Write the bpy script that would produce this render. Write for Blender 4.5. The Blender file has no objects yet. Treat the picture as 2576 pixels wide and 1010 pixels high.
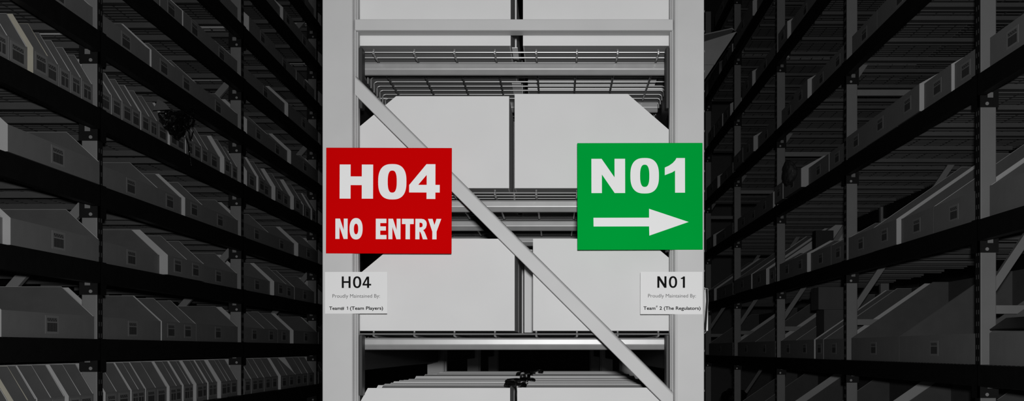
import bpy, bmesh, math, random
from mathutils import Vector, Matrix
random.seed(4)
C = bpy.context.scene.collection
EYE = 1.5                      # camera height above the floor; heights below are given relative to it


# ------------------------------------------------------------------ materials
def mat(name, col, rough=0.6, metal=0.0, noise=0.0, scale=40.0, spec=0.4, bump=0.0):
    m = bpy.data.materials.new(name)
    m.use_nodes = True
    nt = m.node_tree
    b = nt.nodes["Principled BSDF"]
    b.inputs["Roughness"].default_value = rough
    b.inputs["Metallic"].default_value = metal
    b.inputs["Specular IOR Level"].default_value = spec
    c = (col, col, col) if not isinstance(col, tuple) else col
    if noise > 0 or bump > 0:
        tc = nt.nodes.new("ShaderNodeTexCoord")
        n = nt.nodes.new("ShaderNodeTexNoise")
        n.inputs["Scale"].default_value = scale
        n.inputs["Detail"].default_value = 6
        nt.links.new(tc.outputs["Object"], n.inputs["Vector"])
        r = nt.nodes.new("ShaderNodeValToRGB")
        r.color_ramp.elements[0].position = 0.3
        r.color_ramp.elements[1].position = 0.7
        r.color_ramp.elements[0].color = tuple(x * (1 - noise) for x in c) + (1,)
        r.color_ramp.elements[1].color = tuple(min(1, x * (1 + noise)) for x in c) + (1,)
        nt.links.new(n.outputs["Fac"], r.inputs["Fac"])
        nt.links.new(r.outputs["Color"], b.inputs["Base Color"])
        if bump > 0:
            bp = nt.nodes.new("ShaderNodeBump")
            bp.inputs["Strength"].default_value = bump
            bp.inputs["Distance"].default_value = 0.02 if "plastic" in name else 0.002
            nt.links.new(n.outputs["Fac"], bp.inputs["Height"])
            nt.links.new(bp.outputs["Normal"], b.inputs["Normal"])
    else:
        b.inputs["Base Color"].default_value = c + (1,)
    return m


M = {
    "frame": mat("grey powder coat", 0.47, 0.5, 0.0, 0.03, 9, 0.3),
    "beam": mat("grey beam paint", 0.30, 0.34, 0.1, 0.05, 30, 0.42),
    "dark": mat("black painted steel", 0.012, 0.55, 0.0, 0.15, 20, 0.25),
    "inner": mat("charcoal painted steel", 0.022, 0.5, 0.0, 0.1, 20, 0.3),
    "wire": mat("zinc wire", 0.27, 0.35, 0.5, 0.0, 1, 0.5),
    "deck": mat("dull zinc deck", 0.13, 0.5, 0.15, 0.06, 12, 0.4),
    "post": mat("pale grey post paint", 0.30, 0.5, 0.0, 0.04, 9, 0.35),
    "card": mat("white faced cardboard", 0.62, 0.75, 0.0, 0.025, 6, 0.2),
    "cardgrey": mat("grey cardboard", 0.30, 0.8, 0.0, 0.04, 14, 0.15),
    "kraft": mat("yellowed cardboard", (0.62, 0.59, 0.49), 0.8, 0.0, 0.05, 14, 0.15),
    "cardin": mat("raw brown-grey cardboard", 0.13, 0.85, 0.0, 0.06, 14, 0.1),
    "cardedge": mat("cut cardboard edge", 0.30, 0.85, 0.0, 0.1, 60, 0.1),
    "dullcarton": mat("dark grey carton", 0.062, 0.85, 0.0, 0.08, 10, 0.1),
    "carton": mat("dull grey carton", 0.13, 0.85, 0.0, 0.06, 10, 0.1),
    "label": mat("label paper", 0.36, 0.7, 0.0, 0, 1, 0.2),
    "ink": mat("black ink", 0.008, 0.9, 0.0, 0, 1, 0.0),
    "softink": mat("faded label print", 0.075, 0.8, 0.0, 0, 1, 0.1),
    "slot": mat("slot edge with painted light", 0.13, 0.6, 0.0, 0, 1, 0.2),  # paler than the strip: light on the slot edges put into the colour
    "shade": mat("carton inside with painted shade", 0.012, 0.8, 0.0, 0, 1, 0.1),  # near-black: the shade inside the tipped carton, put into the colour
    "greyink": mat("grey ink", 0.13, 0.7, 0.0, 0, 1, 0.2),
    "red": mat("red sign vinyl", (0.57, 0.0008, 0.0015), 0.7, 0.0, 0.02, 4, 0.0),
    "green": mat("green sign vinyl", (0.0, 0.34, 0.042), 0.7, 0.0, 0.03, 4, 0.0),
    "white": mat("white sign vinyl", 0.78, 0.55, 0.0, 0, 1, 0.2),
    "paper": mat("placard paper", 0.70, 0.6, 0.0, 0.01, 5, 0.2),
    "blackfilm": mat("glossy black plastic", 0.003, 0.12, 0.0, 0.0, 45, 1.0, 1.0),
    "greyfilm": mat("cloudy grey plastic", 0.09, 0.3, 0.0, 0.2, 30, 0.6),
    "concrete": mat("warehouse concrete", 0.25, 0.8, 0.0, 0.12, 3, 0.2),
    "plaster": mat("painted wall", 0.25, 0.9, 0.0, 0.05, 3, 0.1),
    "bolt": mat("bright zinc bolt", 0.55, 0.35, 0.4, 0, 1, 0.5),
}


# ------------------------------------------------------------------ mesh helpers
class MB:
    """collects shapes for ONE mesh; every face keeps a material slot index"""

    def __init__(self):
        self.v, self.f, self.mi = [], [], []

    def box(self, x0, x1, y0, y1, z0, z1, mi=0):
        if x0 > x1: x0, x1 = x1, x0
        n = len(self.v)
        self.v += [(x, y, z) for z in (z0, z1) for y in (y0, y1) for x in (x0, x1)]
        for q in ((0, 2, 3, 1), (4, 5, 7, 6), (0, 1, 5, 4), (2, 6, 7, 3), (0, 4, 6, 2), (1, 3, 7, 5)):
            self.f.append(tuple(n + i for i in q)); self.mi.append(mi)
        return self

    def prism(self, poly, a0, a1, axis="y", mi=0, edge=None):
        """poly: (u,w) points; axis 'y': (x,z) along y; 'x': (y,z) along x; 'z': (x,y) along z"""
        n, k = len(self.v), len(poly)
        for a in (a0, a1):
            for u, w in poly:
                self.v.append((u, a, w) if axis == "y" else (a, u, w) if axis == "x" else (u, w, a))
        self.f.append(tuple(n + i for i in range(k))); self.mi.append(mi)
        self.f.append(tuple(n + k + i for i in reversed(range(k)))); self.mi.append(mi)
        for i in range(k):
            j = (i + 1) % k
            self.f.append((n + i, n + k + i, n + k + j, n + j)); self.mi.append(mi if edge is None else edge)
        return self

    def tube(self, pts, r, sides=6, mi=0):
        n0 = len(self.v)
        P = [Vector(p) for p in pts]
        for i, p in enumerate(P):
            t = (P[min(i + 1, len(P) - 1)] - P[max(i - 1, 0)]).normalized()
            u = t.cross(Vector((0.31, 0.2, 0.93)) if abs(t.z) < 0.9 else Vector((0, 1, 0))).normalized()
            w = t.cross(u)
            for k in range(sides):
                a = 2 * math.pi * k / sides
                q = p + u * (r * math.cos(a)) + w * (r * math.sin(a))
                self.v.append(tuple(q))
        for i in range(len(P) - 1):
            for k in range(sides):
                a, b = n0 + i * sides + k, n0 + i * sides + (k + 1) % sides
                self.f.append((a, b, b + sides, a + sides)); self.mi.append(mi)
        self.f.append(tuple(n0 + k for k in reversed(range(sides)))); self.mi.append(mi)
        e = n0 + (len(P) - 1) * sides
        self.f.append(tuple(e + k for k in range(sides))); self.mi.append(mi)
        return self

    def mesh(self, name, mats, smooth=False):
        me = bpy.data.meshes.new(name)
        me.from_pydata(self.v, [], self.f)
        for m in (mats if isinstance(mats, (list, tuple)) else [mats]):
            me.materials.append(m)
        for p, i in zip(me.polygons, self.mi):
            p.material_index = i
            p.use_smooth = smooth
        bm = bmesh.new(); bm.from_mesh(me)
        bmesh.ops.recalc_face_normals(bm, faces=bm.faces)
        bm.to_mesh(me); bm.free()
        return me

    def obj(self, name, mats, parent=None, loc=(0, 0, 0), bevel=0.0, smooth=False, seg=3):
        o = bpy.data.objects.new(name, self.mesh(name, mats, smooth))
        C.objects.link(o)
        o.location = loc
        if parent is not None:
            o.parent = parent
        if bevel:
            b = o.modifiers.new("bevel", "BEVEL"); b.width = bevel; b.segments = seg; b.limit_method = "ANGLE"
        return o


def tag(o, label=None, cat=None, group=None, kind=None):
    for k, v in (("label", label), ("category", cat), ("group", group), ("kind", kind)):
        if v: o[k] = v
    return o


def empty(name, loc, label, cat, group=None):
    o = bpy.data.objects.new(name, None); C.objects.link(o); o.location = loc
    o.empty_display_size = 0.1
    return tag(o, label, cat, group)


def copy_tree(o, parent=None):
    c = o.copy(); C.objects.link(c)
    if parent is not None:
        c.parent = parent
    for ch in list(o.children):
        copy_tree(ch, c)
    return c


ORD = "first second third fourth fifth sixth seventh eighth ninth tenth eleventh twelfth thirteenth fourteenth fifteenth sixteenth seventeenth eighteenth nineteenth twentieth".split()

# ------------------------------------------------------------------ the setting
tag(MB().box(-7, 7, -4, 24, -0.1, 0.0).obj("floor", M["concrete"]), kind="structure")
tag(MB().box(-7, 7, -4, 24, 7.0, 7.1).obj("ceiling", M["plaster"]), kind="structure")
tag(MB().box(-7, 7, 24, 24.1, 0, 7).obj("wall_back", M["plaster"]), kind="structure")
tag(MB().box(-7.1, -7, -4, 24, 0, 7).obj("wall_left", M["plaster"]), kind="structure")
tag(MB().box(7, 7.1, -4, 24, 0, 7).obj("wall_right", M["plaster"]), kind="structure")

# ------------------------------------------------------------------ wire decks
_deck = {}


def deck_mesh(depth, width):
    """wire shelf deck, front edge at x=0 running to x=-depth, width along y, top at z=0"""
    key = (depth, round(width, 3))
    if key in _deck:
        return _deck[key]
    w = MB()
    n = int(width / 0.052)
    for i in range(n + 1):
        y = -width / 2 + 0.012 + (width - 0.024) * i / n
        w.box(-depth, -0.002, y - 0.0035, y + 0.0035, -0.007, 0.0)
    for k in range(10):
        x = -0.01 - (depth - 0.02) * k / 9
        w.box(x - 0.003, x + 0.003, -width / 2, width / 2, -0.0055, -0.001)
    c = MB()
    cs = []
    for u in (0.10, 0.5, 0.90):
        y = -width / 2 + width * u
        q = MB().box(-depth + 0.06, -0.06, y - 0.031, y + 0.031, -0.03, -0.008)
        q.box(-depth + 0.06, -0.06, y - 0.034, y - 0.031, -0.036, -0.008)
        cs.append(q.mesh("support channel", M["deck"]))
    _deck[key] = (w.mesh("wire grid", M["wiredull"]), cs)
    return _deck[key]


M["wiredull"] = mat("dull zinc wire", 0.10, 0.5, 0.2, 0, 1, 0.3)


def place_deck(x, y, z, depth, width, flip, label, group):
    g, cs = deck_mesh(depth, width)
    o = empty("wire_deck", (x, y, EYE + z), label, "shelf deck", group)
    if flip: o.rotation_euler.z = math.pi
    q = bpy.data.objects.new("wire_grid", g); C.objects.link(q); q.parent = o
    for c in cs:
        p = bpy.data.objects.new("support_channel", c); C.objects.link(p); p.parent = o
    return o


# ------------------------------------------------------------------ cardboard bins
_bin = {}


def bin_profile(L, H, hf, run):
    return [(0, 0), (0, hf), (-run, H), (-L, H), (-L, 0)]


def bin_mesh(W, H, hf, run, L, t=0.0032, m="card", under="cardin"):
    """open cardboard bin: two sloped side panels, low front lip, back panel, bottom; front at x=0"""
    key = (round(W, 3), H, hf, run, L, m, under)
    if key in _bin:
        return _bin[key]
    P = bin_profile(L, H, hf, run)
    e = 0.0012
    PI = [(-t, e), (-t, hf - e * 0.6), (-run - e * 0.3, H - e), (-L + t, H - e), (-L + t, e)]
    w = W / 2 - t - e
    parts = []
    for s in (-1, 1):                                                 # side panels: white outside, raw board inside
        b = MB()
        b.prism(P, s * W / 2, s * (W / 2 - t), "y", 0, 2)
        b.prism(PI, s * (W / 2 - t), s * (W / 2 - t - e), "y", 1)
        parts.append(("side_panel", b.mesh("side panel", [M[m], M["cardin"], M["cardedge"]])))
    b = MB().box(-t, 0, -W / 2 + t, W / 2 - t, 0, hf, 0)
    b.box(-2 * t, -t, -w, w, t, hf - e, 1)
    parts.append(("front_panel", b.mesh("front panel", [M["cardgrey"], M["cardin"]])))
    b = MB().box(-L, -L + t, -W / 2 + t, W / 2 - t, 0, H, 0)
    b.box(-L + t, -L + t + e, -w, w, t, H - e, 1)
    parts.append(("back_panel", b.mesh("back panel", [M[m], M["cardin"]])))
    b = MB().box(-L + t, -t, -W / 2 + t, W / 2 - t, 0, t, 0)
    parts.append(("bottom_panel", b.mesh("bottom panel", M[under])))
    _bin[key] = parts
    return parts


_label = {}


def label_mesh(w, h):
    key = (round(w, 3), round(h, 3))
    if key in _label:
        return _label[key]
    b = MB()
    b.box(0, 0.0008, -w / 2, w / 2, 0, h)
    a = w * 0.37
    z1, z0 = h * 0.86, h * 0.67                                       # row of code characters
    n = 8
    for i in range(n):
        y0 = -a + 2 * a * i / n; y1 = y0 + 2 * a / n * 0.80
        b.box(0.0008, 0.0012, y0, y1, z0, z1, 1)
        b.box(0.0012, 0.0014, y0 + (y1 - y0) * 0.4, y0 + (y1 - y0) * 0.62, z0 + (z1 - z0) * (0.55 if i % 2 else 0.12), z0 + (z1 - z0) * (0.86 if i % 2 else 0.4), 0)
    y = -a                                                            # barcode bars
    random.seed(11)
    while y < a - 0.001:
        bw = random.choice((0.0035, 0.005, 0.007)) * w / 0.1
        if not (-0.05 * a < y < 0.08 * a):
            b.box(0.0008, 0.0012, y, min(a, y + bw), h * 0.12, h * 0.60, 1)
        y += bw + 0.0012
    _label[key] = b.mesh("barcode label", [M["label"], M["softink"]])
    return _label[key]


def place_bin(x, y, z, W, spec, flip, label, group, lab=True, m="card", under="cardin"):
    H, hf, run, L = spec
    o = empty("cardboard_bin", (x, y, EYE + z), label, "storage bin", group)
    if flip: o.rotation_euler.z = math.pi
    for nm, me in bin_mesh(W, H, hf, run, L, m=m, under=under):
        q = bpy.data.objects.new(nm, me); C.objects.link(q); q.parent = o
        if nm == "front_panel" and lab and W > 0.05:
            p = bpy.data.objects.new("barcode_label", label_mesh(min(0.13, W * 0.78), 0.072)); C.objects.link(p)
            p.parent = q
            p.location = (0.0002, 0.0, hf * 0.5 - 0.036 + 0.004)
    return o

# ------------------------------------------------------------------ long racks on either side of the aisles
BAY = 2.438
POST_D = 0.06


def place_name(side):
    return "H04-aisle rack" if side < 0 else "N01-aisle rack"


def in_view(x, y, z, dz=0.0):
    """rough test: could any of the rack at that distance down the aisle be in the photograph"""
    s = 3126 / y
    py = 880 - z * s
    return -60 < py < 1090 or -60 < py - dz * s < 1090


def side_rack(side, face, first_post, levels, n_posts, brace_z, brace_rise, brace_step, strut_z, label):
    """side -1: west of the H04 aisle (faces +x), +1: east of the N01 aisle (faces -x). face: distance of the post faces from the lens axis"""
    s = side
    depth = 0.92
    root = empty("storage_rack", (s * (face + depth / 2), first_post, 0), label, "storage rack")
    ox, oy = root.location.x, root.location.y

    def X(u):                       # u = metres behind the aisle face -> local x
        return s * (face + u) - ox

    top = EYE + max(levels.values()) + 0.45
    posts = [first_post + BAY * i for i in range(n_posts)]
    for py in posts:
        y = py - oy
        p = MB()
        p.box(X(0.003), X(0.07), y, y + POST_D, 0, top)
        po = p.obj("post", M["post"], root, bevel=0.004, seg=2)
        st = MB()
        st.box(X(0.0), X(0.0032), y + 0.003, y + POST_D - 0.002, 0.05, top - 0.02, 0)  # dark strip: shade on the post's aisle face put into the colour
        z = EYE - 0.55
        while z < top - 0.1:
            for yy in (0.014, 0.040):
                st.box(X(-0.0008), X(0.0), y + yy, y + yy + 0.006, z, z + 0.019, 1)
            z += 0.05
        st.obj("slot_shade_strip", [M["inner"], M["slot"]], po)
        r = MB().box(X(depth - 0.07), X(depth), y, y + POST_D, 0, top)
        r.obj("post", M["post"], root, bevel=0.004, seg=2)
        for z0 in brace_z:
            # brace between front and rear post; rises away from the aisle when brace_rise > 0
            b = MB()
            u0, u1 = 0.065, depth - 0.065
            h = 0.042
            b.prism([(X(u0), EYE + z0), (X(u1), EYE + z0 + brace_rise), (X(u1), EYE + z0 + brace_rise + h * 1.5), (X(u0), EYE + z0 + h * 1.5)],
                    y + 0.012, y + 0.042, "y")
            b.obj("brace", M["post"], root)
        for z0 in strut_z:
            MB().box(X(0.065), X(depth - 0.065), y + 0.012, y + 0.042, EYE + z0 - 0.018, EYE + z0 + 0.018).obj("strut", M["post"], root)
    # beams: front and rear, one bay at a time, with a bracket at the far end of each front beam
    for i in range(n_posts):
        y1 = posts[i] - oy - 0.002
        y0 = y1 - BAY + POST_D + 0.004
        for lv, T in levels.items():
            if not (in_view(face, posts[i], T, -0.15)):
                continue
            zt = EYE + T - 0.001
            b = MB()
            b.prism([(X(-0.012), zt - 0.09), (X(-0.012), zt), (X(0.022), zt), (X(0.022), zt - 0.0365), (X(0.034), zt - 0.0365), (X(0.034), zt - 0.062), (X(0.024), zt - 0.062), (X(0.024), zt - 0.09)], y0, y1, "y")
            bo = b.obj("load_beam", M["dark"], root, bevel=0.003, seg=2)
            k = MB()
            ya, yb = y1 - 0.0035, y1
            z0, z1 = zt - 0.140, zt + 0.002
            hx0, hx1, hz0, hz1 = 0.031, 0.056, zt - 0.099, zt - 0.076
            k.box(X(-0.013), X(0.078), ya, yb, z0, hz0)
            k.box(X(-0.013), X(0.078), ya, yb, hz1, z1)
            k.box(X(-0.013), X(hx0), ya, yb, hz0, hz1)
            k.box(X(hx1), X(0.078), ya, yb, hz0, hz1)
            k.box(X(-0.013), X(-0.0012), ya, yb + POST_D + 0.008, z0, z1)
            k.tube([(X(0.028), ya - 0.004, zt - 0.125), (X(0.028), ya + 0.002, zt - 0.125)], 0.0075, 12, 1)
            k.obj("bracket", [M["dark"], M["bolt"]], bo)
            if posts[i] < 8.5 or lv % 2 == 0:
                MB().box(X(depth - 0.05), X(depth), y0, y1, zt - 0.1, zt).obj("load_beam", M["dark"], root)
    return root, posts


H_BINS = {
    -4: [(4.229, 4.511, 0), (4.516, 4.642, 0.02), (4.642, 4.756, 0.0), (4.756, 4.892, 0.004), (4.892, 5.028, 0), (5.036, 5.171, 0.0145), (5.171, 5.336, 0.004), (5.416, 5.464, 0), (5.464, 5.607, 0.006), (5.613, 5.786, 0.006), (5.792, 5.897, 0.009), (5.897, 6.017, 0), (6.017, 6.174, 0.003), (6.174, 6.326, 0.003), (6.345, 6.472, 0.016), (6.472, 6.603, 0), (6.610, 6.733, 0.006), (6.733, 6.807, 0), (6.814, 6.953, 0.017), (6.953, 7.080, 0), (7.088, 7.187, 0.006), (7.187, 7.280, 0), (7.298, 7.438, 0.021), (7.438, 7.594, 0), (7.594, 7.756, 0), (7.875, 8.049, 0.012), (8.060, 8.254, 0.01), (8.254, 8.457, 0), (8.457, 8.671, 0), (8.671, 8.858, 0), (8.896, 9.079, 0.018), (9.119, 9.455, 0.008), (9.455, 9.723, 0.004), (9.723, 9.958, 0), (9.958, 10.205, 0), (10.394, 10.554, 0.0), (10.572, 10.718, 0.0)],
    -3: [(4.442, 5.336, 0.004), (5.406, 6.236, 0.004), (6.243, 6.547, 0.006), (6.554, 6.860, 0.0), (6.860, 7.756, 0), (7.895, 8.469, 0), (8.469, 8.870, 0), (8.870, 9.215, 0), (9.284, 10.205, 0.027), (10.394, 10.718, 0)],
    -2: [(4.229, 4.416, 0), (4.471, 5.336, 0.026), (5.406, 6.125, 0), (6.236, 6.568, 0.04), (6.568, 6.898, 0.035), (6.898, 7.756, 0.0), (7.895, 8.481, 0), (8.647, 9.053, 0.027), (9.053, 9.440, 0.0), (9.440, 10.205, 0), (10.394, 10.718, 0.03)],
    -1: [(4.442, 5.336, 0.028), (5.406, 6.205, 0.0), (6.205, 6.513, 0), (6.603, 6.937, 0.017), (6.937, 7.756, 0.004), (7.875, 8.575, 0.006), (8.575, 9.242, 0), (9.440, 10.205, 0.03), (10.394, 10.718, 0.03)],
    0: [(4.394, 4.510, 0), (4.513, 4.642, 0), (4.681, 4.823, 0.018), (4.827, 4.963, 0.003), (4.967, 5.086, 0), (5.090, 5.206, 0), (5.210, 5.336, 0), (5.406, 5.552, 0), (5.552, 5.685, 0.003), (5.685, 5.819, 0.004), (5.819, 5.948, 0.0), (5.948, 6.077, 0.003), (6.077, 6.199, 0), (6.199, 6.319, 0), (6.365, 6.499, 0.012), (6.506, 6.646, 0), (6.660, 6.792, 0.006), (6.799, 6.945, 0.003), (6.953, 7.088, 0.004), (7.096, 7.246, 0.0), (7.350, 7.483, 0.026), (7.483, 7.622, 0.0), (7.622, 7.756, 0), (7.925, 8.049, 0.017), (8.177, 8.343, 0.029), (8.366, 8.575, 0), (8.683, 8.832, 0.027), (8.922, 9.079, 0.012), (9.242, 9.484, 0.038), (9.498, 9.753, 0), (9.769, 10.006, 0), (10.055, 10.222, 0.01), (10.394, 10.718, 0.03)],
    1: [(4.607, 5.336, 0), (5.406, 6.083, 0.0), (6.089, 6.465, 0.005), (6.485, 6.860, 0.004), (6.860, 7.756, 0), (7.925, 8.516, 0.016), (8.527, 9.026, 0), (9.187, 10.205, 0.026), (10.394, 10.718, 0.03)],
    2: [(5.406, 6.236, 0), (6.236, 6.589, 0), (6.610, 7.032, 0.005), (7.032, 7.756, 0), (7.895, 8.696, 0), (9.093, 10.205, 0.026), (10.394, 10.718, 0.02)],
    3: [(6.860, 7.756, 0), (7.956, 8.696, 0.02), (8.696, 9.498, 0), (9.498, 10.205, 0), (10.394, 10.718, 0.03)],
    4: [(7.895, 8.820, 0), (8.948, 9.160, 0.02), (9.270, 10.205, 0.012), (10.394, 10.718, 0.03)],
    5: [(8.343, 9.354, 0), (9.354, 10.205, 0), (10.394, 10.718, 0.02)],
}
N_BINS = {
    -3: [(5.410, 6.322, 0), (6.322, 7.604, 0), (7.826, 8.931, 0.02), (8.931, 10.012, 0), (10.268, 11.367, 0.02), (11.367, 12.449, 0)],
    -2: [(4.263, 5.210, 0), (5.369, 6.573, 0), (6.581, 7.645, 0), (7.815, 8.398, 0), (8.449, 8.670, 0.003), (8.710, 9.378, 0.009), (9.378, 10.012, 0.01), (10.305, 11.367, 0), (11.367, 12.449, 0), (12.788, 14.807, 0)],
    -1: [(4.263, 5.210, 0), (5.369, 5.980, 0), (5.986, 6.453, 0), (6.550, 7.034, 0.026), (7.034, 7.645, 0.02), (7.815, 8.214, 0), (8.214, 8.751, 0), (8.875, 9.378, 0.026), (9.378, 10.012, 0.02), (10.305, 10.382, 0), (10.597, 10.968, 0.03), (11.344, 12.449, 0.04), (12.788, 13.691, 0), (14.102, 14.807, 0.03)],
    0: [(4.328, 4.673, 0), (4.689, 5.200, 0), (5.369, 5.644, 0), (5.678, 6.018, 0.012), (6.103, 6.520, 0.034), (6.520, 7.186, 0.03), (7.186, 7.645, 0.028), (7.815, 8.263, 0), (8.275, 8.643, 0), (8.946, 9.394, 0.055), (9.651, 10.012, 0.06), (10.305, 11.142, 0.02), (11.164, 11.723, 0), (11.723, 12.449, 0), (12.788, 13.657, 0), (14.138, 14.807, 0.03)],
    1: [(6.116, 7.034, 0), (7.042, 7.635, 0), (7.815, 8.214, 0), (8.214, 8.697, 0), (8.847, 9.378, 0.03), (9.378, 10.012, 0), (10.305, 10.863, 0), (11.209, 11.723, 0.04), (11.846, 12.449, 0.04), (12.788, 13.559, 0), (13.791, 14.807, 0.03)],
    2: [(7.815, 8.525, 0), (8.525, 9.224, 0), (9.618, 10.012, 0.03), (10.305, 11.254, 0), (11.344, 11.972, 0.03), (12.847, 13.147, 0.02), (13.397, 13.791, 0.03), (14.067, 14.615, 0.03)],
    3: [(9.149, 10.012, 0), (10.305, 11.033, 0), (11.254, 12.449, 0.04), (12.847, 13.397, 0.0), (13.657, 14.615, 0.03)],
    4: [(10.926, 12.449, 0), (12.847, 14.067, 0.02)],
}

BAYS_H = ["nearest", "middle", "far", "farthest"]
BAYS_N = ["nearest", "second", "third", "fourth", "fifth", "sixth"]
H_LEVELS = {j: 1.04 + 0.332 * j for j in range(-4, 7)}
N_LEVELS = {j: 1.171 + 0.6185 * j for j in range(-3, 5)}
H_FACE, N_FACE = 1.975, 1.80
WIDE = (0.225, 0.097, 0.14, 0.43)
NARROW = (0.225, 0.097, 0.078, 0.43)
BIG = (0.48, 0.134, 0.50, 0.60)
LOW = (0.225, 0.134, 0.165, 0.45)

_r, H_POSTS = side_rack(-1, H_FACE, 5.35, H_LEVELS, 4, [-1.54, -0.47, 0.60, 1.67, 2.74], -0.913, 1.07, [-0.98],
                        "tall rack with black beams across the H04 aisle, full of labelled bins")
_r, N_POSTS = side_rack(1, N_FACE, 5.283, N_LEVELS, 5, [-1.19, 0.236, 1.666, 3.09], 1.18, 1.43, [0.17, 1.6, 3.03],
                        "tall rack with black beams across the N01 aisle, its shelves farther apart")

for side, levels, posts, face, bays in ((-1, H_LEVELS, H_POSTS, H_FACE, BAYS_H), (1, N_LEVELS, N_POSTS, N_FACE, BAYS_N)):
    lv_names = {j: ORD[i] for i, j in enumerate(sorted(levels))}
    for i in range(len(posts)):
        y0 = posts[i] - BAY + POST_D
        for j, T in levels.items():
            if not in_view(face, posts[i], T):
                continue
            if 880 - T * 3126 / posts[i] > 1000 or T < -0.2:      # decks under the lowest bins cannot be seen
                if not (T < 0): continue
            for h in range(2):
                w = (BAY - POST_D) / 2 - 0.022
                yc = y0 + (h + 0.5) * (BAY - POST_D) / 2
                place_deck(side * (face + 0.024), yc, T, 0.84, w, side > 0,
                           "wire shelf deck, %s half of the %s bay, %s shelf up, %s" % (("near", "far")[h], bays[i], lv_names[j], place_name(side)),
                           "wire decks of the " + place_name(side))

KRAFT = {(-1, -4, 4.516), (-1, 0, 4.681), (1, 0, 5.081)}
for side, table, levels, posts, face, bays in ((-1, H_BINS, H_LEVELS, H_POSTS, H_FACE, BAYS_H), (1, N_BINS, N_LEVELS, N_POSTS, N_FACE, BAYS_N)):
    lv_names = {j: ORD[i] for i, j in enumerate(sorted(levels))}
    for j, row in table.items():
        count = {}
        starts = [r[0] for r in row]
        for q, (d0, d1, out) in enumerate(row):
            gap = starts[q + 1] - d1 if q + 1 < len(row) else 9
            if 0 < gap < 0.5 and not any(d1 - 0.05 < p < starts[q + 1] for p in posts):
                d1 = starts[q + 1] - 0.003
            k = sum(1 for p in posts if (d0 + d1) / 2 > p)
            if k >= len(posts): k = len(posts) - 1
            lo = posts[k - 1] + POST_D + 0.004 if k else 0
            a, b = max(min(d0, d1), lo), max(d0, d1)
            if side > 0: a, b = max(d0, lo), d1
            b = min([b] + [p - 0.009 for p in posts if a < p < b + 0.009])
            W = b - a - 0.002
            n = count.get(k, 0); count[k] = n + 1
            spec = BIG if side > 0 and (j <= -2 or (j == -1 and (b < 7.05 or a > 10.3))) else LOW if side > 0 else NARROW if (j in (-4, 0) and W < 0.32) else WIDE
            size = "narrow" if W < 0.2 else "mid-width" if W < 0.5 else "wide"
            look = "pushed-out " if out >= 0.02 else ""
            setback = 0.016 - out + random.uniform(-0.002, 0.002)
            z = levels[j] + 0.001
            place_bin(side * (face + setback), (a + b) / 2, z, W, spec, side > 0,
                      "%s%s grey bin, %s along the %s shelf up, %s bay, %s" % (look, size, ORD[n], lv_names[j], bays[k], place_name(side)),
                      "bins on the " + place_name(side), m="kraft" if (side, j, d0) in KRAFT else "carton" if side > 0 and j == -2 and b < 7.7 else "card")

# ------------------------------------------------------------------ the rack end in the middle
D0 = 3.0                                     # distance of the end frame
rack = empty("storage_rack", (-0.1, D0, 0), "light grey rack end with diagonal brace carrying the red and green signs", "storage rack")


def W(x, y, z=0.0):                          # world -> rack local
    return (x + 0.1, y - D0, z)


def rk(mb, name, m, parent=None, bevel=0.0, seg=3, smooth=False):
    o = mb.obj(name, m, parent or rack, bevel=bevel, seg=seg, smooth=smooth)
    return o


def shift(poly):
    return [(x + 0.1, y - D0) for x, y in poly]


TOPZ = EYE + 1.75
FRAMES = [D0, D0 + BAY, D0 + 2 * BAY, D0 + 3 * BAY]


def post_profile(outer, inner, y, sg):
    """plan of a rolled post; sg +1: the open side looks to +x"""
    i = inner
    return shift([(outer, y), (i - sg * 0.0165, y), (i - sg * 0.0105, y + 0.0022), (i - sg * 0.0080, y + 0.008), (i - sg * 0.0075, y + 0.017),
                  (i - sg * 0.0045, y + 0.018), (i - sg * 0.0040, y + 0.026), (i - sg * 0.0015, y + 0.027), (i, y + 0.033), (i, y + 0.055), (outer, y + 0.055)])


for f, y in enumerate(FRAMES):
    for outer, inner, sg in ((-0.565, -0.483, 1), (0.356, 0.276, -1)):
        p = rk(MB().prism(post_profile(outer, inner, y, sg), 0.0, TOPZ, "z"), "post", M["frame"], bevel=0.0022 if f == 0 else 0, seg=2)
        if f == 0:
            st = MB()
            o = outer + 0.1
            st.box(o, o - sg * 0.002, 0.010, 0.046, 0.02, TOPZ - 0.02, 0)  # shade on the outer side of the post, painted as a dark strip
            z = EYE - 0.2
            while z < TOPZ - 0.1 and sg < 0:
                st.box(o - sg * 0.002, o - sg * 0.0030, 0.014, 0.022, z, z + 0.005, 1)
                z += 0.0485
            rk(st, "slot_shade_strip", [M["inner"], M["post"]], p)


# horizontal and diagonal braces: channels with the flat web towards us
def channel(x0, x1, z0, z1, y, d, t=0.003):
    b = MB()
    b.box(x0 + 0.1, x1 + 0.1, y - D0, y - D0 + t, z0, z1)
    b.box(x0 + 0.1, x1 + 0.1, y - D0 + 0.0065, y - D0 + d, z0 + 0.0005, z0 + t)
    b.box(x0 + 0.1, x1 + 0.1, y - D0 + t, y - D0 + d, z1 - t, z1)
    return b


for f, y in enumerate(FRAMES[:2]):
    for zz in ((0.7735, -0.66) if f == 0 else (0.7735,)):
        rk(channel(-0.4875, 0.2815, EYE + zz, EYE + zz + 0.0262, y + 0.006, 0.055), "horizontal_brace", M["frame"], bevel=0.0012, seg=2)


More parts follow.
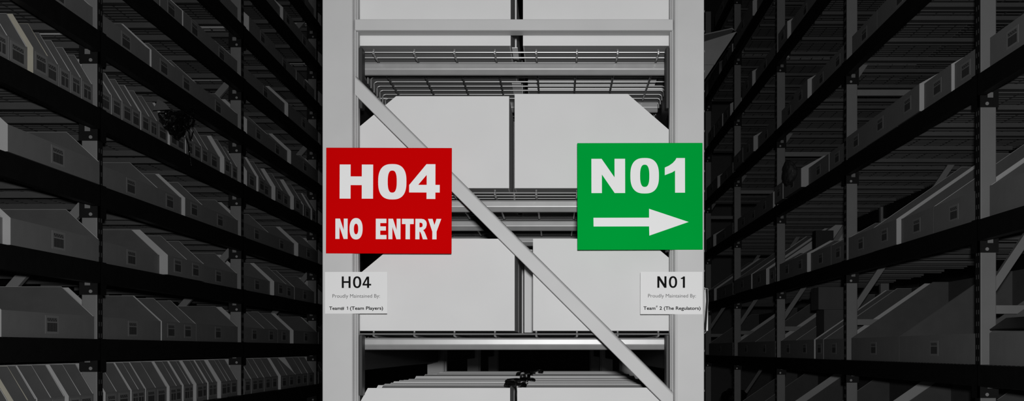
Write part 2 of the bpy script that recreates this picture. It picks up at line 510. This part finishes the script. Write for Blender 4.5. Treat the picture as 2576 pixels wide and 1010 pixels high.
def diagonal(y, xl, zl0, zl1, xr, zr0, zr1):
    """sloped channel, web towards us, upper edge rolled over; left end spans zl0..zl1, right end zr0..zr1"""
    out = [(0.0, 0.024), (0.0, 0.0012), (0.03, 0.0), (0.83, 0.0), (0.88, 0.0008), (0.92, 0.0022), (0.955, 0.005), (0.985, 0.010), (1.0, 0.017), (1.0, 0.040)]
    inn = [(0.93, 0.040), (0.93, 0.018), (0.90, 0.009), (0.86, 0.0045), (0.80, 0.0035), (0.09, 0.0035), (0.09, 0.024)]
    sec = out + inn
    b = MB()
    k = len(sec)
    for x, z0, z1 in ((xl, zl0, zl1), (xr, zr0, zr1)):
        for n, d in sec:
            b.v.append((x + 0.1, y - D0 + d, EYE + z0 + n * (z1 - z0)))
    for i in range(k):
        j = (i + 1) % k
        b.f.append((i, k + i, k + j, j)); b.mi.append(0)
    b.f.append(tuple(range(k))); b.mi.append(0)
    b.f.append(tuple(k + i for i in reversed(range(k)))); b.mi.append(0)
    return b


rk(diagonal(D0 + 0.0035, -0.4865, 0.6160, 0.6640, 0.2815, -0.1535, -0.1020), "diagonal_brace", M["frame"])

# side load beams along the aisles, their brackets on the posts, and the cross beams
C_LEVELS = {0: 1.0945, 1: 0.742, 2: 0.391, 3: 0.0385, 4: -0.3165}
for lv, T in C_LEVELS.items():
    for sx, xo in ((-1, -0.563), (1, 0.354)):
        for i in range(3):
            ya, yb = FRAMES[i] + 0.0575, FRAMES[i + 1] - 0.0025
            b = MB()
            x_in = xo - sx * 0.045
            b.box(xo + 0.1, x_in + 0.1, ya - D0, yb - D0, EYE + T - 0.095, EYE + T - 0.009)
            bo = rk(b, "load_beam", M["inner"], bevel=0.003, seg=2)
            if i == 0:
                k = MB()
                xi = -0.483 if sx < 0 else 0.276
                k.prism([(0.036, EYE + T - 0.003), (0.078, EYE + T - 0.003), (0.080, EYE + T - 0.146), (0.074, EYE + T - 0.152), (0.036, EYE + T - 0.152)],
                        xi + 0.1 - sx * 0.0005, xi + 0.1 - sx * 0.0085, "x")
                rk(k, "bracket", M["inner"], bo, bevel=0.0015, seg=2)
    for n, y in enumerate((3.17, 3.67, 4.21, 4.75)):
        if lv == 4 and n: continue
        z = EYE + T - 0.0085
        pr = [(-0.004, 0.0), (-0.008, -0.0015), (-0.0100, -0.005), (-0.0105, -0.0165), (-0.0103, -0.0180), (-0.0098, -0.0194), (-0.0091, -0.0206), (-0.0082, -0.0217), (-0.0030, -0.0290), (0.0, -0.0310), (0.008, -0.0310), (0.008, -0.020), (0.03, -0.020), (0.03, 0.0)]
        rk(MB().prism([(y - D0 + 0.01 + a, z + c) for a, c in pr], -0.4975 + 0.1, 0.2985 + 0.1, "x"), "cross_beam", M["beam"])

# wire decks of the middle rack
def middle_deck(T, y0, n, label):
    z = EYE + T
    b = MB()
    for i in range(n):
        y = y0 + 0.0568 * i
        xl, xr = (-0.505, 0.306) if i > 1 else (-0.492, 0.284)
        r = 0.008
        pts = [(xl, y, z - 0.030), (xl, y, z - r), (xl + r * 0.3, y, z - r * 0.3), (xl + r, y, z), (xr - r, y, z), (xr - r * 0.3, y, z - r * 0.3), (xr, y, z - r), (xr, y, z - 0.018)]
        if i < 2: pts = [(xl, y, z), (xr, y, z)]
        b.tube(pts, 0.0021, 6)
    yb = y0 + 0.0568 * (n - 1)
    for x in (-0.456, -0.3545, -0.2545, -0.1535, -0.0505, 0.051, 0.1525, 0.254):
        b.tube([(x, y0 + 0.003, z + 0.0045), (x, y0 - 0.001, z + 0.0055), (x, y0 - 0.0055, z + 0.001), (x, y0 - 0.0045, z - 0.004), (x, y0 + 0.012, z - 0.0053), (x, yb, z - 0.0053)], 0.0028, 6)
    o = b.obj("wire_deck", M["wire"])
    return tag(o, label, "shelf deck", "wire decks of the signed rack end")


for lv, nm in ((1, "top"), (2, "second"), (3, "third"), (4, "lowest")):
    for h in range(2 if lv < 4 else 1):
        middle_deck(C_LEVELS[lv], 3.1 + h * 1.205, 21 - 2 * h, "zinc wire deck under the %s row of white boxes, %s, signed rack end" % (nm, ("front half", "rear half")[h]))

# white boxes (bins seen from the side), two rows back to back on each shelf
# per shelf: back edge of the left row, back edge of the right row, list of (front distance, width, sideways shift, extra height)
BOX = (0.2275, 0.10, 0.153, 0.432)
TALL = (0.213, 0.10, 0.062, 0.415)
rows = {
    1: (-0.1133, -0.0828, [(3.068, 0.325, 0, 0), (3.40, 0.30, 0.004, 0), (3.72, 0.45, -0.004, 0), (4.20, 0.30, 0, 0)],
        [(3.068, 0.24, 0, 0), (3.60, 0.30, 0.0, 0), (3.92, 0.45, 0.0, 0)]),
    2: (-0.1170, -0.1034, [(3.068, 0.33, 0, 0), (3.41, 0.30, 0.004, 0), (3.73, 0.45, 0, 0)],
        [(3.068, 0.33, 0, 0.0055), (3.41, 0.30, 0.003, 0), (3.73, 0.45, 0, 0)]),
    3: (-0.1034, -0.0580, [(3.068, 0.33, 0, 0), (3.41, 0.30, 0.0, 0), (3.73, 0.45, 0.004, 0)],
        [(3.068, 0.30, 0, 0), (3.40, 0.30, -0.030, 0), (3.73, 0.45, 0, 0)]),
    4: (-0.1150, -0.0965, [], []),
}
y = 3.084
random.seed(9)
lw = [0.28, 0.14, 0.14, 0.14, 0.15, 0.15, 0.15, 0.3, 0.15, 0.15, 0.15, 0.15, 0.15, 0.15]
zl = [0, -0.001, -0.0015, 0.002, -0.002, -0.001, -0.002, 0.005, -0.002, -0.004, 0.0, -0.006, 0.002, 0.0, -0.004]
zr = [0.001, -0.001, -0.002, -0.001, 0.0, -0.002, -0.001, 0.006, -0.002, 0.002, -0.003, 0.006, 0.0, -0.004, 0.002]
for i, w in enumerate(lw):
    rows[4][2].append((y, w - 0.006, random.uniform(-0.004, 0.004) + (-0.012 if i else 0), zl[i]))
    rows[4][3].append((y, w - 0.006, random.uniform(-0.004, 0.004) + (0.010 if i else 0), zr[i]))
    y += w
for lv, (bl, br, L_, R_) in rows.items():
    nm = {1: "top", 2: "second", 3: "third", 4: "lowest"}[lv]
    for sx, back, lst in ((-1, bl, L_), (1, br, R_)):
        for i, (y0, w, dx, dz) in enumerate(lst):
            H, hf, run, L = BOX if lv < 4 else TALL
            zz = C_LEVELS[lv] + 0.0075 if lv != 1 else C_LEVELS[lv] + 0.0085
            if i == 0:
                label = "white box facing us on the %s shelf of the signed rack, beside the %s" % (nm, "H04 post" if sx < 0 else "N01 post")
            else:
                label = "white bin %s behind the front box, %s signed-rack shelf, %s row" % (ORD[i - 1], nm, "H04-side" if sx < 0 else "N01-side")
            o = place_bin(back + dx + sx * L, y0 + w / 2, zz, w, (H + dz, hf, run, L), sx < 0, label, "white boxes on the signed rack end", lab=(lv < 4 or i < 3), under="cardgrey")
            o.name = "cardboard_box"

# ------------------------------------------------------------------ lettering
def superellipse(cx, cy, rx, ry, n=48, e=2.5):
    out = []
    for k in range(n):
        a = 2 * math.pi * k / n
        c, s = math.cos(a), math.sin(a)
        out.append((cx + rx * math.copysign(abs(c) ** (2 / e), c), cy + ry * math.copysign(abs(s) ** (2 / e), s)))
    return out


def letters(shapes, y0, y1):
    """shapes: list of [outer, hole, ...] loops in (x, z); each becomes a thin solid between y0 and y1"""
    b = MB()
    for loops in shapes:
        bm = bmesh.new()
        edges = []
        for lp in loops:
            vs = [bm.verts.new((x, 0, z)) for x, z in lp]
            edges += [bm.edges.new((vs[i], vs[(i + 1) % len(vs)])) for i in range(len(vs))]
        bmesh.ops.triangle_fill(bm, use_beauty=True, edges=edges)
        bm.verts.index_update()
        n = len(b.v)
        b.v += [(v.co.x, y0, v.co.z) for v in bm.verts]
        for f in bm.faces:
            b.f.append(tuple(n + v.index for v in f.verts)); b.mi.append(0)
        m = len(b.v)
        for lp in loops:
            q = len(b.v)
            b.v += [(x, y0, z) for x, z in lp] + [(x, y1, z) for x, z in lp]
            k = len(lp)
            for i in range(k):
                j = (i + 1) % k
                b.f.append((q + i, q + j, q + k + j, q + k + i)); b.mi.append(0)
        bm.free()
    return b


def scaled(loops, f):
    return [[f(u, v) for u, v in lp] for lp in loops]


# glyph outlines, in a sign's own drawing units (u to the right, v downwards)
def g_H(x0, x1, y0, y1, s0, s1, b0, b1):
    return [[(x0, y0), (s0, y0), (s0, b0), (s1, b0), (s1, y0), (x1, y0), (x1, y1), (s1, y1), (s1, b1), (s0, b1), (s0, y1), (x0, y1)]]


def g_0(x0, x1, y0, y1, c0, c1, d0, d1, e=2.6):
    return [superellipse((x0 + x1) / 2, (y0 + y1) / 2, (x1 - x0) / 2, (y1 - y0) / 2, 56, e),
            superellipse((c0 + c1) / 2, (d0 + d1) / 2, (c1 - c0) / 2, (d1 - d0) / 2, 40, e)]


SU = 1 / (3.366 * 1047)                        # drawing unit of the red sign in metres
GU = 1 / (3.258 * 1047)
PU = 1 / (8.078 * 1046)


def board(name, w, h, m, loc, label, thick=0.003, tilt=0.0):
    o = MB().box(-w / 2, w / 2, 0, thick, -h / 2, h / 2).obj(name, m, loc=loc, bevel=0.0006, seg=1)
    o.rotation_euler.y = tilt
    return tag(o, label, "sign")


# red sign: board spans u 63..1130, v 70..968
ru, rv = 596.0, 519.0
red = board("sign_board", 1067 * SU, 899 * SU, M["red"], ((977 - 1400) / 1047, 2.9945, EYE + (880 - 504.3) / 1047),
            "square red sign reading H04 NO ENTRY on the rack post", tilt=0.003)
fr = lambda u, v: ((u - ru) * SU, -(v - rv) * SU)
big = [g_H(178, 462, 213, 503, 271, 366, 314, 388), g_0(505, 745, 208, 509, 586, 663, 263, 451),
       [[(915, 208), (991, 208), (991, 384), (1028, 384), (1028, 449), (991, 449), (991, 504), (916, 504), (916, 449), (768, 449), (768, 386)],
        [(917, 299), (917, 384), (845, 384)]]]
small = [
    [[(143, 673), (182, 673), (214, 770), (214, 673), (247, 673), (247, 846), (213, 846), (178, 742), (178, 846), (143, 846)]],
    g_0(263, 374, 668, 850, 300, 337, 716, 806, 2.3),
    [[(486, 673), (576, 673), (576, 710), (524, 710), (524, 738), (572, 738), (572, 774), (524, 774), (524, 811), (577, 811), (577, 847), (486, 847)]],
    [[(593, 673), (632, 673), (663, 770), (663, 673), (696, 673), (696, 847), (661, 847), (627, 742), (627, 847), (593, 847)]],
    [[(708, 673), (808, 673), (808, 718), (776, 718), (776, 847), (739, 847), (739, 718), (708, 718)]],
    [[(822, 673), (874, 673), (895, 677), (911, 690), (918, 708), (918, 727), (912, 748), (900, 762), (888, 769), (900, 784), (912, 812), (925, 847), (886, 847), (873, 806), (865, 787), (857, 780), (857, 847), (822, 847)],
     [(857, 706), (857, 745), (870, 745), (881, 740), (884, 726), (881, 712), (870, 706)]],
    [[(929, 673), (968, 673), (984, 726), (1001, 673), (1042, 673), (1002, 782), (1002, 847), (966, 847), (966, 782)]],
]
for nm, gl in (("lettering", big), ("lettering", small[:2]), ("lettering", small[2:])):
    letters([scaled(g, fr) for g in gl], -0.0009, 0.0).obj(nm, M["white"], red)

# green sign: board spans u 42..1070, v 60..938
gu, gv = 556.0, 498.5
green = board("sign_board", 1030 * GU, 879 * GU, M["green"], ((1610.6 - 1400) / 1047, 2.9945, EYE + (880 - 493.5) / 1047),
              "square green sign reading N01 above a white arrow, on the rack post", tilt=-0.002)
fg = lambda u, v: ((u - gu) * GU, -(v - gv) * GU)
big = [[[(157, 189), (241, 189), (347, 342), (347, 189), (434, 189), (434, 471), (348, 471), (243, 318), (243, 471), (157, 471)]],
       g_0(477, 712, 183, 475, 557, 633, 238, 421),
       [[(856, 184), (926, 184), (926, 469), (844, 469), (844, 287), (822, 301), (760, 325), (760, 262), (795, 246), (825, 225), (846, 202)]]]
letters([scaled(g, fg) for g in big], -0.0009, 0.0).obj("lettering", M["white"], green)
letters([scaled([[(173, 674), (630, 674), (630, 601), (955, 710), (632, 822), (630, 746), (174, 746)]], fg)], -0.0009, 0.0).obj("arrow", M["white"], green)


# small placards
def text(body, x0, x1, z_base, cap, m, parent, thick=0.0, name="lettering"):
    """one line of text fitted between x0 and x1 with its baseline at z_base and capitals CAP tall"""
    cu = bpy.data.curves.new("line", "FONT")
    cu.body = body
    cu.size = 1.0
    cu.offset = thick
    t = bpy.data.objects.new("line", cu); C.objects.link(t)
    bpy.context.view_layer.update()
    me = bpy.data.meshes.new_from_object(t.evaluated_get(bpy.context.evaluated_depsgraph_get()))
    bpy.data.objects.remove(t); 
    xs = [v.co.x for v in me.vertices]
    a, b = min(xs), max(xs)
    for v in me.vertices:
        v.co = ((x0 + (v.co.x - a) / (b - a) * (x1 - x0)), -0.0003, z_base + v.co.y / 0.70 * cap)
    me.materials.clear(); me.materials.append(m)
    o = bpy.data.objects.new(name, me); C.objects.link(o); o.parent = parent
    return o


def placard(loc, label, u_c, v_c, w, h, glyphs, extra, line1, line2, tilt=0.0):
    o = MB().box(-w / 2, w / 2, 0, 0.0006, -h / 2, h / 2).obj("placard_sign", M["paper"], loc=loc)
    o.rotation_euler.y = tilt
    tag(o, label, "sign")
    f = lambda u, v: ((u - u_c) * PU, -(v - v_c) * PU)
    for gl in (glyphs, extra):
        if gl: letters([scaled(g, f) for g in gl], -0.0003, 0.0).obj("lettering", M["ink"], o)
    for body, u0, u1, vb, cap, m, th in (line1,) + line2:
        text(body, (u0 - u_c) * PU, (u1 - u_c) * PU, -(vb - v_c) * PU, cap * PU, m, o, th)
    return o


four = [[(930, 168), (978, 168), (978, 316), (1020, 316), (1020, 350), (978, 350), (978, 400), (936, 400), (936, 350), (843, 350), (843, 322)],
        [(937, 222), (937, 316), (882, 316)]]
placard(((894.4 - 1400) / 1046, 2.9975, EYE + (880 - 736.9) / 1046), "small white placard reading H04 Proudly Maintained By Team 1, under the red sign",
        713, 497, 1270 * PU, 850 * PU,
        [g_H(421, 600, 163, 400, 462, 559, 260, 296), g_0(650, 818, 162, 402, 692, 776, 196, 368, 2.3), four], [
         [[(534, 779), (545, 779), (545, 845), (533, 845), (533, 796), (519, 798), (519, 790), (529, 786)]]],
        ("Proudly Maintained By:", 230, 1197, 598, 74, M["greyink"], 0.0),
        (("Team#", 163, 470, 845, 68, M["ink"], 0.018), ("(Team Players)", 588, 1262, 845, 68, M["ink"], 0.018)), tilt=-0.002)
one = [[(965, 168), (1001, 168), (1001, 400), (958, 400), (958, 218), (918, 222), (918, 200), (948, 190)]]
placard(((1689.8 - 1400) / 1046, 2.9975, EYE + (880 - 737.6) / 1046), "small white placard reading N01 Proudly Maintained By Team 2, under the green sign",
        725, 506, 1266 * PU, 866 * PU,
        [[[(438, 165), (484, 165), (582, 318), (582, 165), (625, 165), (625, 400), (580, 400), (480, 246), (480, 400), (438, 400)]],
         g_0(674, 842, 162, 402, 716, 800, 196, 368, 2.3), one], [],
        ("Proudly Maintained By:", 249, 1225, 598, 74, M["greyink"], 0.0),
        (("Team", 156, 400, 848, 68, M["ink"], 0.018), ("#", 410, 443, 797, 42, M["ink"], 0.01),
         ("2 (The Regulators)", 482, 1320, 848, 68, M["ink"], 0.018)), tilt=0.001)

# ------------------------------------------------------------------ loose things
def crumple(name, loc, size, m, label, cat, seed, amp=0.45, sub=5, creases=7, smooth=True, taper=0.0):
    """crumpled plastic: a ball pushed in along random creases"""
    rnd = random.Random(seed)
    bm = bmesh.new()
    bmesh.ops.create_icosphere(bm, subdivisions=sub, radius=1.0)
    dirs = [Vector((rnd.gauss(0, 1), rnd.gauss(0, 1), rnd.gauss(0, 1))).normalized() for _ in range(creases * 3)]
    ph = [rnd.uniform(0, 6) for _ in dirs]
    for v in bm.verts:
        n = v.co.normalized()
        d = 0.0
        for k, q in enumerate(dirs):
            d += abs(math.sin(ph[k] + (5 + k % 4) * n.dot(q))) * (0.5 + 0.5 * math.sin(3 * n.dot(dirs[(k + 3) % len(dirs)])))
        d /= len(dirs)
        v.co = n * (1.0 + amp * (d - 0.32) * 3.0)
        tp = 1.0 + taper * v.co.z
        v.co.x *= size[0] * tp; v.co.y *= size[1] * tp; v.co.z *= size[2]
    me = bpy.data.meshes.new(name); bm.to_mesh(me); bm.free()
    for p in me.polygons: p.use_smooth = smooth
    me.materials.append(m)
    o = bpy.data.objects.new(name, me); C.objects.link(o); o.location = loc
    return tag(o, label, cat)


bag = crumple("hanging_plastic_bag", (-1.895, 6.19, EYE + 1.125), (0.055, 0.13, 0.065), M["blackfilm"],
              "crumpled shiny black plastic bag jammed under a beam of the H04-aisle rack", "plastic bag", 3, 0.5, 5, 7, True, 0.35)
st = MB()
rnd = random.Random(5)
for k in range(7):
    a = rnd.uniform(-0.06, 0.06); b_ = rnd.uniform(-0.11, 0.11); c = rnd.uniform(-0.04, 0.06)
    pts = []
    for q in range(9):
        t = q / 8
        pts.append((0.058 + 0.02 * math.sin(3.1 * t), b_ * (1 - 2 * t) + 0.03 * math.sin(5 * t + k), c + 0.05 * math.sin(4 * t + k)))
    st.tube(pts, 0.003, 6)
st.obj("fold", M["blackfilm"], bag)
MB().tube([(0.03, 0.06, -0.05), (0.035, 0.10, -0.09), (0.03, 0.13, -0.15), (0.035, 0.14, -0.19)], 0.003, 5).obj("tie", M["blackfilm"], bag)
cs = MB().prism([(-0.04, 0.0), (0.045, 0.005), (0.02, 0.035), (-0.015, 0.055)], -0.001, 0.001, "y")
o = cs.obj("paper_scrap", M["carton"], loc=(-1.925, 6.05, EYE + 1.165))
tag(o, "torn grey paper scrap poking out above the shiny black plastic bag", "paper")

o = crumple("hanging_plastic_bag", (1.695, 9.05, EYE + 1.285), (0.045, 0.16, 0.085), M["greyfilm"], "cloudy grey plastic bag spilling from a bin of the N01-aisle rack", "plastic bag", 8, 0.35, 4)
o = crumple("plastic_bag", (-2.2, 5.0, EYE - 0.036), (0.03, 0.035, 0.022), M["greyfilm"], "small clear plastic bag on the lowest bins of the H04-aisle rack", "plastic bag", 12, 0.4, 3)
o = crumple("plastic_bag", (1.95, 13.6, EYE - 0.545), (0.13, 0.30, 0.12), M["blackfilm"], "black plastic bag on the lowest shelf far down the N01 aisle", "plastic bag", 21, 0.5, 4)

# open carton tipped out over the N01 aisle from the top shelf of the middle rack
fl = MB()
near = [(0.285, 0.757), (0.330, 0.800), (0.388, 0.818), (0.478, 0.846), (0.481, 0.842), (0.394, 0.712), (0.37, 0.757)]
far = [(0.285, 0.757), (0.360, 0.893), (0.424, 0.910), (0.507, 0.928), (0.513, 0.921), (0.400, 0.722), (0.37, 0.757)]
Y0, Y1 = 3.305, 3.585
fl.prism([(x, EYE + z) for x, z in near], Y0, Y0 + 0.0035, "y", 0)
fl.prism([(x, EYE + z) for x, z in far], Y1 - 0.0035, Y1, "y", 0)
fl.prism([(x, EYE + z) for x, z in [(0.290, 0.760), (0.362, 0.889), (0.424, 0.9065), (0.506, 0.9245), (0.509, 0.920), (0.398, 0.726), (0.37, 0.762)]], Y1 - 0.0050, Y1 - 0.0035, "y", 1)
for a, b_ in ((3, 4), (4, 5), (5, 6), (6, 0), (0, 1)):                # mouth flap, slanting front, bottom, back
    if (a, b_) == (3, 4): continue
    q = len(fl.v)
    for off in (0.0, -0.003):
        for P, k, y in ((near, a, Y0), (near, b_, Y0), (far, b_, Y1), (far, a, Y1)):
            fl.v.append((P[k][0] + off, y, EYE + P[k][1] - off))
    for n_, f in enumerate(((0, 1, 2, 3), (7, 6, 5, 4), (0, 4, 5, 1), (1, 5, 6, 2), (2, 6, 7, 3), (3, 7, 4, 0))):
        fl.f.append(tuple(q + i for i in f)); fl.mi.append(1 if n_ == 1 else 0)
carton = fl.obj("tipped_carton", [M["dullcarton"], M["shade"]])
tag(carton, "open grey carton tipped out past the N01 post over the aisle", "carton")
MB().prism([(x, EYE + z) for x, z in ((0.33, 0.778), (0.388, 0.796), (0.452, 0.8185), (0.450, 0.812), (0.449, 0.806), (0.420, 0.757), (0.37, 0.757))], Y0 - 0.004, Y0 - 0.001, "y").obj("flap", M["dullcarton"], carton)

# clip-on label holder at the aisle edge of the N01 post
lp = [(0.3572, 0.1485), (0.3665, 0.1475), (0.3675, 0.120), (0.3622, 0.043), (0.3585, 0.0385), (0.3572, 0.041)]
b = MB()
for i in range(len(lp) - 1):
    (x0, z0), (x1, z1) = lp[i], lp[i + 1]
    d = Vector((x1 - x0, z1 - z0)).normalized() * 0.0005
    b.prism([(x0 + d.y, EYE + z0 - d.x), (x1 + d.y, EYE + z1 - d.x), (x1 - d.y, EYE + z1 + d.x), (x0 - d.y, EYE + z0 + d.x)], 3.008, 3.052, "y")
tag(b.obj("label_holder", M["greyfilm"]), "thin clear plastic label holder clipped to the aisle edge of the N01 post", "label holder")

# curled black clips between the two lowest rows of boxes
for k, (x, y, z, s) in enumerate(((-0.108, 3.26, -0.094, 0.85), (-0.125, 3.60, -0.092, 0.7), (-0.088, 3.72, -0.092, 0.7), (-0.118, 4.35, -0.086, 0.8), (-0.075, 4.75, -0.086, 0.8))):
    b = MB()
    pts = []
    for q in range(11):
        t = q / 10
        a = math.pi * (1.15 * t - 0.05)
        pts.append((0.022 * s * math.cos(a), 0.006 * math.sin(2 * a), 0.012 * s * math.sin(a)))
    for q in range(10):
        (x0, y0_, z0), (x1, y1_, z1) = pts[q], pts[q + 1]
        b.prism([(x0, z0), (x1, z1), (x1 * 0.86, z1 * 0.78 - 0.001), (x0 * 0.86, z0 * 0.78 - 0.001)], -0.03, 0.03, "y")
    o = b.obj("plastic_clip", M["blackfilm"], loc=(x, y, EYE + z))
    o.rotation_euler = (0, 0, (0.5, -0.3, 0.4, -0.2, 0.3)[k])
    tag(o, "curled black clip between the lowest rows of white boxes, %s from the front" % ORD[k], "clip", "black clips between the lowest rows")

# plain cartons and a dark folder among the bins of the far rack
def plain_box(name, x, y, z, w, d, h, m, label, cat, rot=(0, 0, 0)):
    b = MB().box(-w / 2, w / 2, -d / 2, d / 2, 0, h)
    b.box(-w / 2 - 0.002, w / 2 + 0.002, -0.03, 0.03, h, h + 0.0008)
    o = b.obj(name, m, loc=(x, y, EYE + z), bevel=0.003, seg=1)
    o.rotation_euler = rot
    return tag(o, label, cat)


plain_box("carton", 2.005, 9.0, -0.0575, 0.19, 0.26, 0.342, M["carton"], "grey carton standing in a low bin past the second N01-aisle post, under another", "carton")
plain_box("carton", 1.985, 9.0, 0.2855, 0.23, 0.26, 0.16, M["carton"], "grey carton laid on top of another carton past the second N01-aisle post", "carton")
plain_box("carton", 1.955, 9.12, 0.5585, 0.13, 0.12, 0.31, M["inner"], "dark carton standing upright in a bin on the N01-aisle rack", "carton")
fd = plain_box("folder", 1.858, 4.735, 0.103, 0.085, 0.97, 0.007, M["inner"], "long flat black folder lying on the sloping edges of a wide N01-aisle bin", "folder", (0, math.radians(-34.7), 0))
for k_, (x, y, w_, d_) in enumerate(((-0.103, 3.125, 0.014, 0.12), (-0.112, 3.56, 0.026, 0.17))):
    o = MB().box(-w_ / 2, w_ / 2, -d_ / 2, d_ / 2, 0, 0.0012).obj("paper_slip", M["white"], loc=(x, y, EYE + 0.7444))
    tag(o, "%s white paper slip lying in the gap between the top shelf boxes" % ("short front", "longer rear")[k_], "paper")


# ------------------------------------------------------------------ light: the photographer's flash just above the lens, and a trace of room light
fl = bpy.data.lights.new("flash", "AREA")
fl.shape = "DISK"; fl.size = 0.07; fl.energy = 78
fo = bpy.data.objects.new("flash", fl); C.objects.link(fo)
fo.location = (0.03, -0.02, EYE + 0.10)
fo.rotation_euler = (math.radians(90 + 4), 0, 0)

w = bpy.data.worlds.new("world"); bpy.context.scene.world = w
w.use_nodes = True
w.node_tree.nodes["Background"].inputs["Color"].default_value = (0.01, 0.01, 0.01, 1)
w.node_tree.nodes["Background"].inputs["Strength"].default_value = 0.3

# ------------------------------------------------------------------ camera: level, with the lens shifted up and across
cam = bpy.data.cameras.new("camera")
cam.sensor_fit = "HORIZONTAL"; cam.sensor_width = 36.0
cam.lens = 3126 / 2576 * 36.0
cam.shift_x = (1288 - 1400) / 2576
cam.shift_y = (880 - 505) / 2576
cam.clip_start = 0.05; cam.clip_end = 60
co = bpy.data.objects.new("camera", cam); C.objects.link(co)
co.location = (0, 0, EYE); co.rotation_euler = (math.pi / 2, 0, 0)
sc = bpy.context.scene
sc.camera = co
sc.view_settings.view_transform = "Standard"
sc.view_settings.look = "None"
sc.view_settings.exposure = 0
sc.view_settings.gamma = 1
sc.view_settings.use_curve_mapping = False
